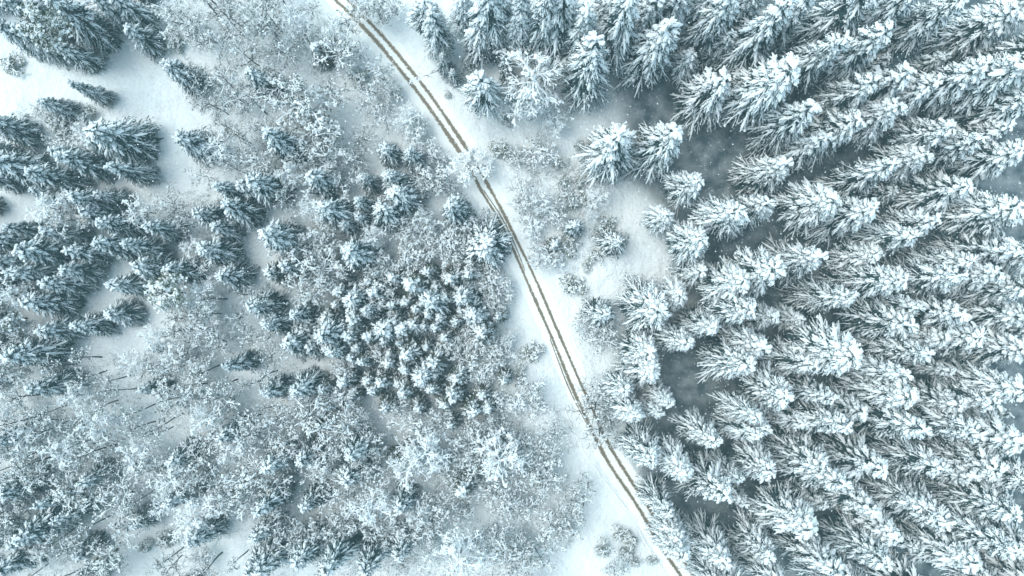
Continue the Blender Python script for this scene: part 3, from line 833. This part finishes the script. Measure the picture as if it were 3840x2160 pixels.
 ('S',9,1450,60,8,3.0),('S',9,1600,130,8,3.0),('S',9,1560,400,8,2.8),('W',9,1820,420,8,3.0),('W',9,1700,540,7,2.8),('S',9,1420,640,8,2.8),('W',9,1560,950,8,2.6),
 ('S',9,1800,930,9,2.8),('S',9,60,560,9,3.0),('S',9,1080,700,8,2.8),('W',9,1200,920,8,2.6),('S',9,180,700,9,3.0),('U',9,1220,1200,2,1.8),('U',9,1080,1240,1.6,1.4),('S',9,1480,1330,4,2.0),
 ('S',9,-60,900,9,3.0),('W',9,-120,1010,9,3.0),('S',9,-110,1140,10,3.2),('M',9,-170,1260,12,3.0),('W',5,-70,1330,9,3.0),('S',5,30,1330,8,2.8),('W',9,-90,200,9,3.0),('S',9,-150,480,10,3.2),('P',9,60,120,12,2.2),('P',9,-60,330,13,2.2),('S',9,40,1010,8,2.8),
 # lower middle
 ('M',10,265,50,11,2.7),('M',10,50,85,11,2.7),('S',10,440,260,9,4.2),('S',10,620,340,9,3.2),('S',10,350,180,8,3.0),('M',10,665,560,12,3.3),('M',10,340,590,10,2.8),
 ('M',10,685,725,9,2.8),('M',10,355,940,10,2.9),('M',10,1065,975,10,3.0),('Y',10,1555,845,9,2.9),('W',10,1240,560,11,4.0,'white spreading tree below the narrow snow path, lower middle'),
 ('W',10,1110,660,10,3.4),('W',10,840,960,11,3.6,'pale frosty tree with dark leaning trunk, lower middle'),('W',10,1850,600,10,4.6,'big round frosty tree near the bottom, left of the track'),
 ('M',10,275,1400,15,3.6),('M',10,515,1430,15,3.3),('M',10,800,1420,13,3.0),('M',10,1065,1290,11,2.8),('W',10,1540,1380,13,4.2),('M',10,-20,1430,13,3.2),
 ('M',10,-10,960,12,3.2),('L',10,60,640,11,3.4),('Y',10,1100,70,8,2.3),('Y',10,1340,60,8,2.2),('Y',10,1480,50,8,2.3),('Y',10,1620,210,9,2.6),('Y',10,1740,180,7,2.2),
 ('Y',10,950,180,7,2.0),('Y',10,1200,200,7,2.0),('Y',10,870,60,7,2.0),('Y',10,1400,170,7,2.0),('S',10,1050,200,6,2.2),
 ('S',10,520,500,8,3.0),('S',10,850,500,8,3.4),('S',10,800,640,8,3.0),('S',10,480,720,8,3.0),('S',10,150,560,8,3.0),('W',10,470,650,8,2.6),('S',10,620,900,8,3.0),('S',10,700,1050,8,3.0),
 ('S',10,560,1130,8,3.0),('S',10,1130,1150,7,3.0),('S',10,1360,960,7,3.0),('S',10,1500,1000,6,2.4),('S',10,1300,1100,7,2.8),('S',10,420,1200,9,3.0),('S',10,230,1230,9,3.0),
 ('S',10,1430,640,7,3.0),('S',10,1560,480,7,3.0),('S',10,1640,640,7,2.8),('S',10,1750,850,6,2.8),('S',10,1870,960,7,3.0),('S',10,1700,1250,8,3.2),('S',10,1850,1180,8,3.2),
 ('S',10,1920,1380,8,3.2),('W',10,1290,1330,7,2.2),('S',10,950,1150,8,2.8),('S',10,130,820,8,3.0),('S',10,1850,150,5,2.6),('S',10,1780,330,6,2.6),('S',10,200,480,8,3.0),
 ('B',10,1420,780,6,2.4),('B',10,1590,950,5,2.0),('S',10,1150,860,4,2),('S',10,100,1100,9,3),('S',10,680,180,7,2.6),('S',10,760,300,7,2.4),
 # lower right of centre
 ('S',11,130,110,5,3.2),('W',11,60,150,5,2.2),('S',11,190,440,5,2.6),('S',11,260,600,6,3.0),('S',11,180,740,7,3.4),('S',11,300,780,6,2.6),('B',11,320,360,5,2.2),
 ('S',11,460,950,6,3.0),('S',11,300,1130,7,3.2),('S',11,430,1100,6,2.6),('S',11,790,1410,3.5,2.4,'dark greenish bushy tree near the bottom edge left of the track'),
 ('U',11,870,1300,1.6,1.6),('U',11,810,1150,1.4,1.4),('U',11,900,1190,1.6,1.6),('U',11,935,1355,1,1),('U',11,1060,1345,1,1),('S',11,90,960,6,3.0),('S',11,60,1300,7,3.2),('S',11,180,1330,7,2.8),
 ('B',11,560,800,7,2.4),('U',11,690,1270,2.6,1.6),('U',11,75,460,1.4,1.2),('S',11,30,480,6,2.6),('S',11,40,700,6,2.8),
 ('B',11,650,190,8,4.0,'grey bare tree whose twigs veil the track in the lower half'),('B',11,680,380,7,3.2,'bare twiggy tree crossing both ruts just above their reappearance'),
 ('B',11,640,60,6,2.8),('B',11,740,280,6,2.6),
 ('H',11,915,235,14,3.2,'white spruce nearest the veiled stretch of track'),('H',11,1110,235,14,2.5),('H',11,1195,125,14,2.6),('H',11,850,60,13,3.0),('H',11,1060,560,15,3.6),('H',11,1510,425,17,3.8),
 ('H',11,1620,890,20,4.2,'large bright spruce with spread fingers beside a dark gap, lower right'),('H',11,1345,690,17,3.6),('H',11,1185,985,17,3.6,'spruce overhanging the track where the right rut vanishes, near bottom'),
 ('H',11,1320,1350,17,3.4),('H',11,1640,1400,18,3.5),('H',11,1860,250,17,3.4),('H',11,1720,730,16,3.0),('H',11,1270,1170,15,3.0),
 ('M',11,1330,1180,12,2.4),('H',11,1560,1560,17,3.2),('H',11,1850,420,16,3.2),
 # lower right
 ('H',12,285,110,20,4.0),('H',12,570,110,18,3.1),('H',12,825,240,18,3.2),('H',12,690,345,19,3.5),('H',12,1170,80,20,4.2),('H',12,1690,370,21,4.2),('H',12,1290,370,20,3.6),
 ('H',12,100,650,18,3.4),('H',12,640,815,20,4.2),('H',12,540,620,19,3.6),('H',12,970,690,19,3.6),('H',12,1370,670,19,3.8),('H',12,1840,690,20,4.0),('H',12,2060,500,20,4.0),
 ('H',12,1085,1160,20,4.0,'upright-fingered spruce at the lower right beside a dark gap'),('H',12,1030,1380,19,3.6),('H',12,1490,1040,20,3.8),('H',12,1990,1010,20,4.0),('H',12,1905,1300,22,4.0),('H',12,1640,1430,20,4.0),
 ('H',12,430,1140,19,3.8),('H',12,140,1330,18,3.6),('H',12,610,1450,19,3.6),('H',12,2200,1300,20,4.2),('H',12,250,1640,19,3.8),('H',12,900,1720,20,4.0),('H',12,1350,1700,20,4.0),
 ('H',12,2200,800,20,4.2),('H',12,1950,1640,20,4.2),('H',12,2080,120,20,3.8),('H',12,1560,160,18,3.5),('H',12,1800,120,18,3.5),('H',12,2280,1650,20,4.2),('H',12,-150,1600,18,3.4),('H',12,1250,950,17,3.4),('H',12,1650,760,18,3.4),
 ('H',12,900,950,16,3.2),('H',12,400,300,15,3.2),('H',12,100,350,15,3.0),
]

stands = []        # (kind, x, y, height, radius, label or None, px, py)
for t in TREES:
    k, ti, cx, cy, h, r = t[:6]
    px, py = T0[ti][0] + cx / 2.013, T0[ti][1] + cy / 2.013
    if ti in (1, 5, 9) and k in 'LM':
        h *= .80; r *= .90
    if k in 'AR':
        z = 3.0
    else:
        z = h * .97
    if k == 'H' and ti != 11:
        r *= 1.22
    if k == 'H' and ti == 11:
        r *= 1.02
    if ti in (10, 11) and k == 'S':
        r *= .86
    if ti == 6 and k in 'YM':
        q_ = 1 + .16 * math.sin(len(stands) * 3.3)
        r *= 1.16 * q_; h *= 1 + .5 * (q_ - 1)
    if k in 'HM':
        h *= (1 + .09 * math.sin(len(stands) * 2.7)); r *= (1 + .10 * math.sin(len(stands) * 1.9))
    x, y = at(px, py, h * .97 if k not in 'AR' else z)
    if k == 'A':
        x += 3.0
    if k == 'R':
        x += 4.5; y += 3.0
    stands.append((k, x, y, h, r, t[6] if len(t) > 6 else None, px, py))

# the trees that fill the thin woods between the ones named above
def clear_ok(px, py):
    for cx, cy, cr in CLEAR:
        if (px - cx) ** 2 + (py - cy) ** 2 < cr * cr:
            return False
    return True


FILL = [  # (x0, y0, x1, y1, count, kinds, min distance m)
    (-330, 1330, 1000, 2420, 100, 'PPLPPPMPPB', 2.0), (960, 1700, 2000, 2420, 14, 'SPWSBP', 2.3), (700, -200, 1330, 420, 15, 'BBPBB', 2.6),
    (720, 420, 1300, 780, 10, 'SBW', 2.4), (1180, 980, 1900, 1760, 34, 'YYYYS', 1.4), (560, 1100, 1000, 1420, 12, 'PBPW', 2.4),
    (980, 1440, 2060, 1760, 5, 'SSY', 2.0), (2000, 520, 2230, 1020, 6, 'UU', 1.8), (1960, 1980, 2150, 2300, 4, 'USU', 2.4),
    (1560, 160, 1960, 1000, 5, 'UU', 2.4), (2450, 0, 3800, 2160, 14, 'HHM', 4.6), (0, 500, 640, 1300, 10, 'LM', 3.2), (-330, 480, -60, 1330, 12, 'LML', 3.0), (-300, -250, 500, -70, 9, 'LM', 3.2)]
HR = {'W': (6.5, 9.5, 2.2, 3.2), 'S': (5, 8, 2.0, 3.1), 'P': (9, 14, 1.3, 2.1), 'B': (6, 10, 1.8, 2.8), 'Y': (5, 8, 1.5, 2.2), 'U': (1.2, 2.4, 1.0, 1.8),
      'H': (11, 15, 2.6, 3.2), 'M': (9, 12, 2.2, 2.8), 'L': (9, 12, 2.4, 3.0)}
for x0, y0, x1, y1, cnt, kinds, md in FILL:
    got = tries = 0
    while got < cnt and tries < 3000:
        tries += 1
        px, py = RS.uniform(x0, x1), RS.uniform(y0, y1)
        k = kinds[got % len(kinds)]
        a, b, c, d = HR[k]
        h, r = RS.uniform(a, b), RS.uniform(c, d)
        x, y = at(px, py, h * .97)
        bx, by = pix(x, y)
        if not (clear_ok(px, py) and clear_ok(bx, by)):
            continue
        if road_dist([x], [y])[0] < 3.6 + r * .6:
            continue
        if min((x - s[1]) ** 2 + (y - s[2]) ** 2 for s in stands) < md * md:
            continue
        stands.append((k, x, y, h, r, None, px, py))
        got += 1

def side_of(x, y):
    i = int(np.argmin((CLX[:, 0] - x) ** 2 + (CLX[:, 1] - y) ** 2))
    i = max(1, min(len(CLX) - 2, i)); t = CLX[i + 1] - CLX[i - 1]
    return 'left of the track' if (t[0] * (y - CLX[i, 1]) - t[1] * (x - CLX[i, 0])) < 0 else 'right of the track'


used = set()
count = {}
GZ = ground_z(np.array([s[1] for s in stands]), np.array([s[2] for s in stands]))
LM = [(1610, 310, 'the thin arching sapling'), (1770, 600, 'the snow-bowed tree'), (2030, 420, 'the round frosty tree'), (420, 1110, 'the small round clearing'),
      (2150, 1070, 'the lone olive bush'), (2250, 1640, 'the veiled track')]
for i, (k, x, y, h, r, lab, px, py) in enumerate(stands):
    vs = VAR[k]
    j = int(RS.randint(len(vs)))
    h0, r0, parts = vs[j]
    o = bpy.data.objects.new(NAME[k][0], None)
    o.empty_display_size = .5
    COL.objects.link(o)
    o.location = (x, y, float(GZ[i]) - .05)
    sc = r / r0
    o.scale = (sc, sc * RS.uniform(.92, 1.08), h / h0)
    if k in 'AR':
        o.rotation_euler = (0, 0, 0)
    else:
        o.rotation_euler = (RS.normal(0, .025), RS.normal(0, .025), RS.uniform(0, 6.283))
    if lab is None:
        xx, yy = int(max(0, min(99, px / 38.4))), int(max(0, min(99, py / 21.6)))
        size = ''
        looks = LOOK[k]
        near = [m for m in LM if (m[0] - px) ** 2 + (m[1] - py) ** 2 < 190 ** 2]
        rel = ('near ' + near[0][2]) if near else ('right of the track' if px > 1300 + .42 * py else 'left of the track')
        lk = looks[i % len(looks)]
        for dx, dy in sorted(((a, b) for a in range(-6, 7) for b in range(-6, 7)), key=lambda q: q[0] ** 2 + q[1] ** 2):
            lab = f"{lk} {rel}, {spell(xx + dx)} percent across, {spell(yy + dy)} down"
            if lab not in used:
                break
    used.add(lab)
    o['label'] = lab
    o['category'] = NAME[k][1]
    o['group'] = GROUP[k]
    for pn, me in parts.items():
        c_ = link(pn.strip('~'), me, o)
        if pn.strip('~') not in ('trunk', 'stem'):
            c_['kind'] = 'stuff'        # needles, twigs and snow crumbs too small to pick apart
    count[k] = count.get(k, 0) + 1
print('TREES', len(stands), count)

# ------------------------------------------------------------------ undergrowth: thin stems and snow crumbs nobody could count
def undergrowth():
    rs = np.random.RandomState(77)
    zones = [(-60, 1330, 1300, 2240, 3000), (700, -60, 1330, 420, 1500), (950, 380, 1380, 760, 1100), (1300, 1500, 2150, 2200, 2600),
             (640, 700, 900, 1400, 700), (1980, 620, 2240, 1030, 800), (60, 400, 460, 620, 350), (1180, 850, 1950, 1700, 2500), (2400, 0, 3840, 2160, 1500)]
    P = []
    for x0, y0, x1, y1, n in zones:
        px, py = rs.uniform(x0, x1, n), rs.uniform(y0, y1, n)
        P.append(np.stack([px, py], -1))
    P = np.concatenate(P)
    ok = np.array([clear_ok(a, b) or rs.rand() < .14 for a, b in P])
    P = P[ok]
    X = (P[:, 0] - 1920) / F * H; Y = -(P[:, 1] - 1080) / F * H
    # clumped: keep more where a wavy field is high
    f = waves(X * 1.7 + 40, Y * 1.7)
    keep = (f + rs.normal(0, .12, len(f)) > -.05) & (road_dist(X, Y) > 3.4)
    X, Y = X[keep], Y[keep]
    Z = ground_z(X, Y)
    g, s = Geo(), Geo()
    for rep in range(4):
        n = len(X)
        b = np.stack([X + rs.normal(0, .35, n), Y + rs.normal(0, .35, n), Z - .03], -1)
        l = .35 + .9 * rs.rand(n)
        d = np.stack([rs.normal(0, .55, n), rs.normal(0, .55, n), np.ones(n)], -1) * l[:, None]
        mid = b + d * .55; tip = b + d; tip[:, 2] -= .25 * l
        g.tubes(np.stack([b, mid, tip], 1), np.tile([.016, .012, .006], (n, 1)), 3)
        m = rs.rand(n) < .5
        s.octa(tip[m], .05 + .09 * rs.rand(m.sum()), .6, rs)
    o = link('undergrowth', g.mesh('undergrowth_stems', M['twig'])); o['kind'] = 'stuff'; o['category'] = 'undergrowth'
    o['label'] = 'thin bare scrub stems poking through the snow under the trees'
    o = link('undergrowth_snow', s.mesh('undergrowth_snow', M['snow'])); o['kind'] = 'stuff'; o['category'] = 'snow'
    o['label'] = 'small lumps of snow caught on the scrub stems'


undergrowth()

# ------------------------------------------------------------------ falling snow
def flakes():
    rs = np.random.RandomState(9)
    n = 20000
    z = rs.uniform(2, 78, n)
    X = (rs.uniform(-150, 3990, n) - 1920) / F * (H - z); Y = (rs.uniform(-150, 2310, n) - 1080) / F * (H - z)
    g = Geo()
    g.octa(np.stack([X, Y, z], -1), rs.uniform(.014, .036, n), .8, rs)
    o = link('falling_snow', g.mesh('falling_snow', M['snow'])); o['kind'] = 'stuff'; o['category'] = 'snowfall'
    o['label'] = 'fine snowflakes drifting in the air above the whole forest'


flakes()

# ------------------------------------------------------------------ haze: pale snowy air round camera and scene
HAZE = 0.0008
if HAZE:
    me = bpy.data.meshes.new('haze')
    a, b, c, d = -1010, 1010, -2.0, H + 3
    v = [(x, y, z) for z in (c, d) for y in (a, b) for x in (a, b)]
    me.from_pydata(v, [], [(0, 2, 3, 1), (4, 5, 7, 6), (0, 1, 5, 4), (2, 6, 7, 3), (0, 4, 6, 2), (1, 3, 7, 5)])
    hm = bpy.data.materials.new('haze_air'); hm.use_nodes = True
    nt = hm.node_tree; nt.nodes.clear()
    out = nt.nodes.new('ShaderNodeOutputMaterial'); pv = nt.nodes.new('ShaderNodeVolumePrincipled')
    pv.inputs['Color'].default_value = (.60, .93, 1, 1)
    pv.inputs['Density'].default_value = HAZE
    nt.links.new(pv.outputs[0], out.inputs['Volume'])
    me.materials.append(hm)
    o = link('haze', me); o['kind'] = 'stuff'

print('TRIS', sum(len(m.loops) - 2 * len(m.polygons) for m in bpy.data.meshes))
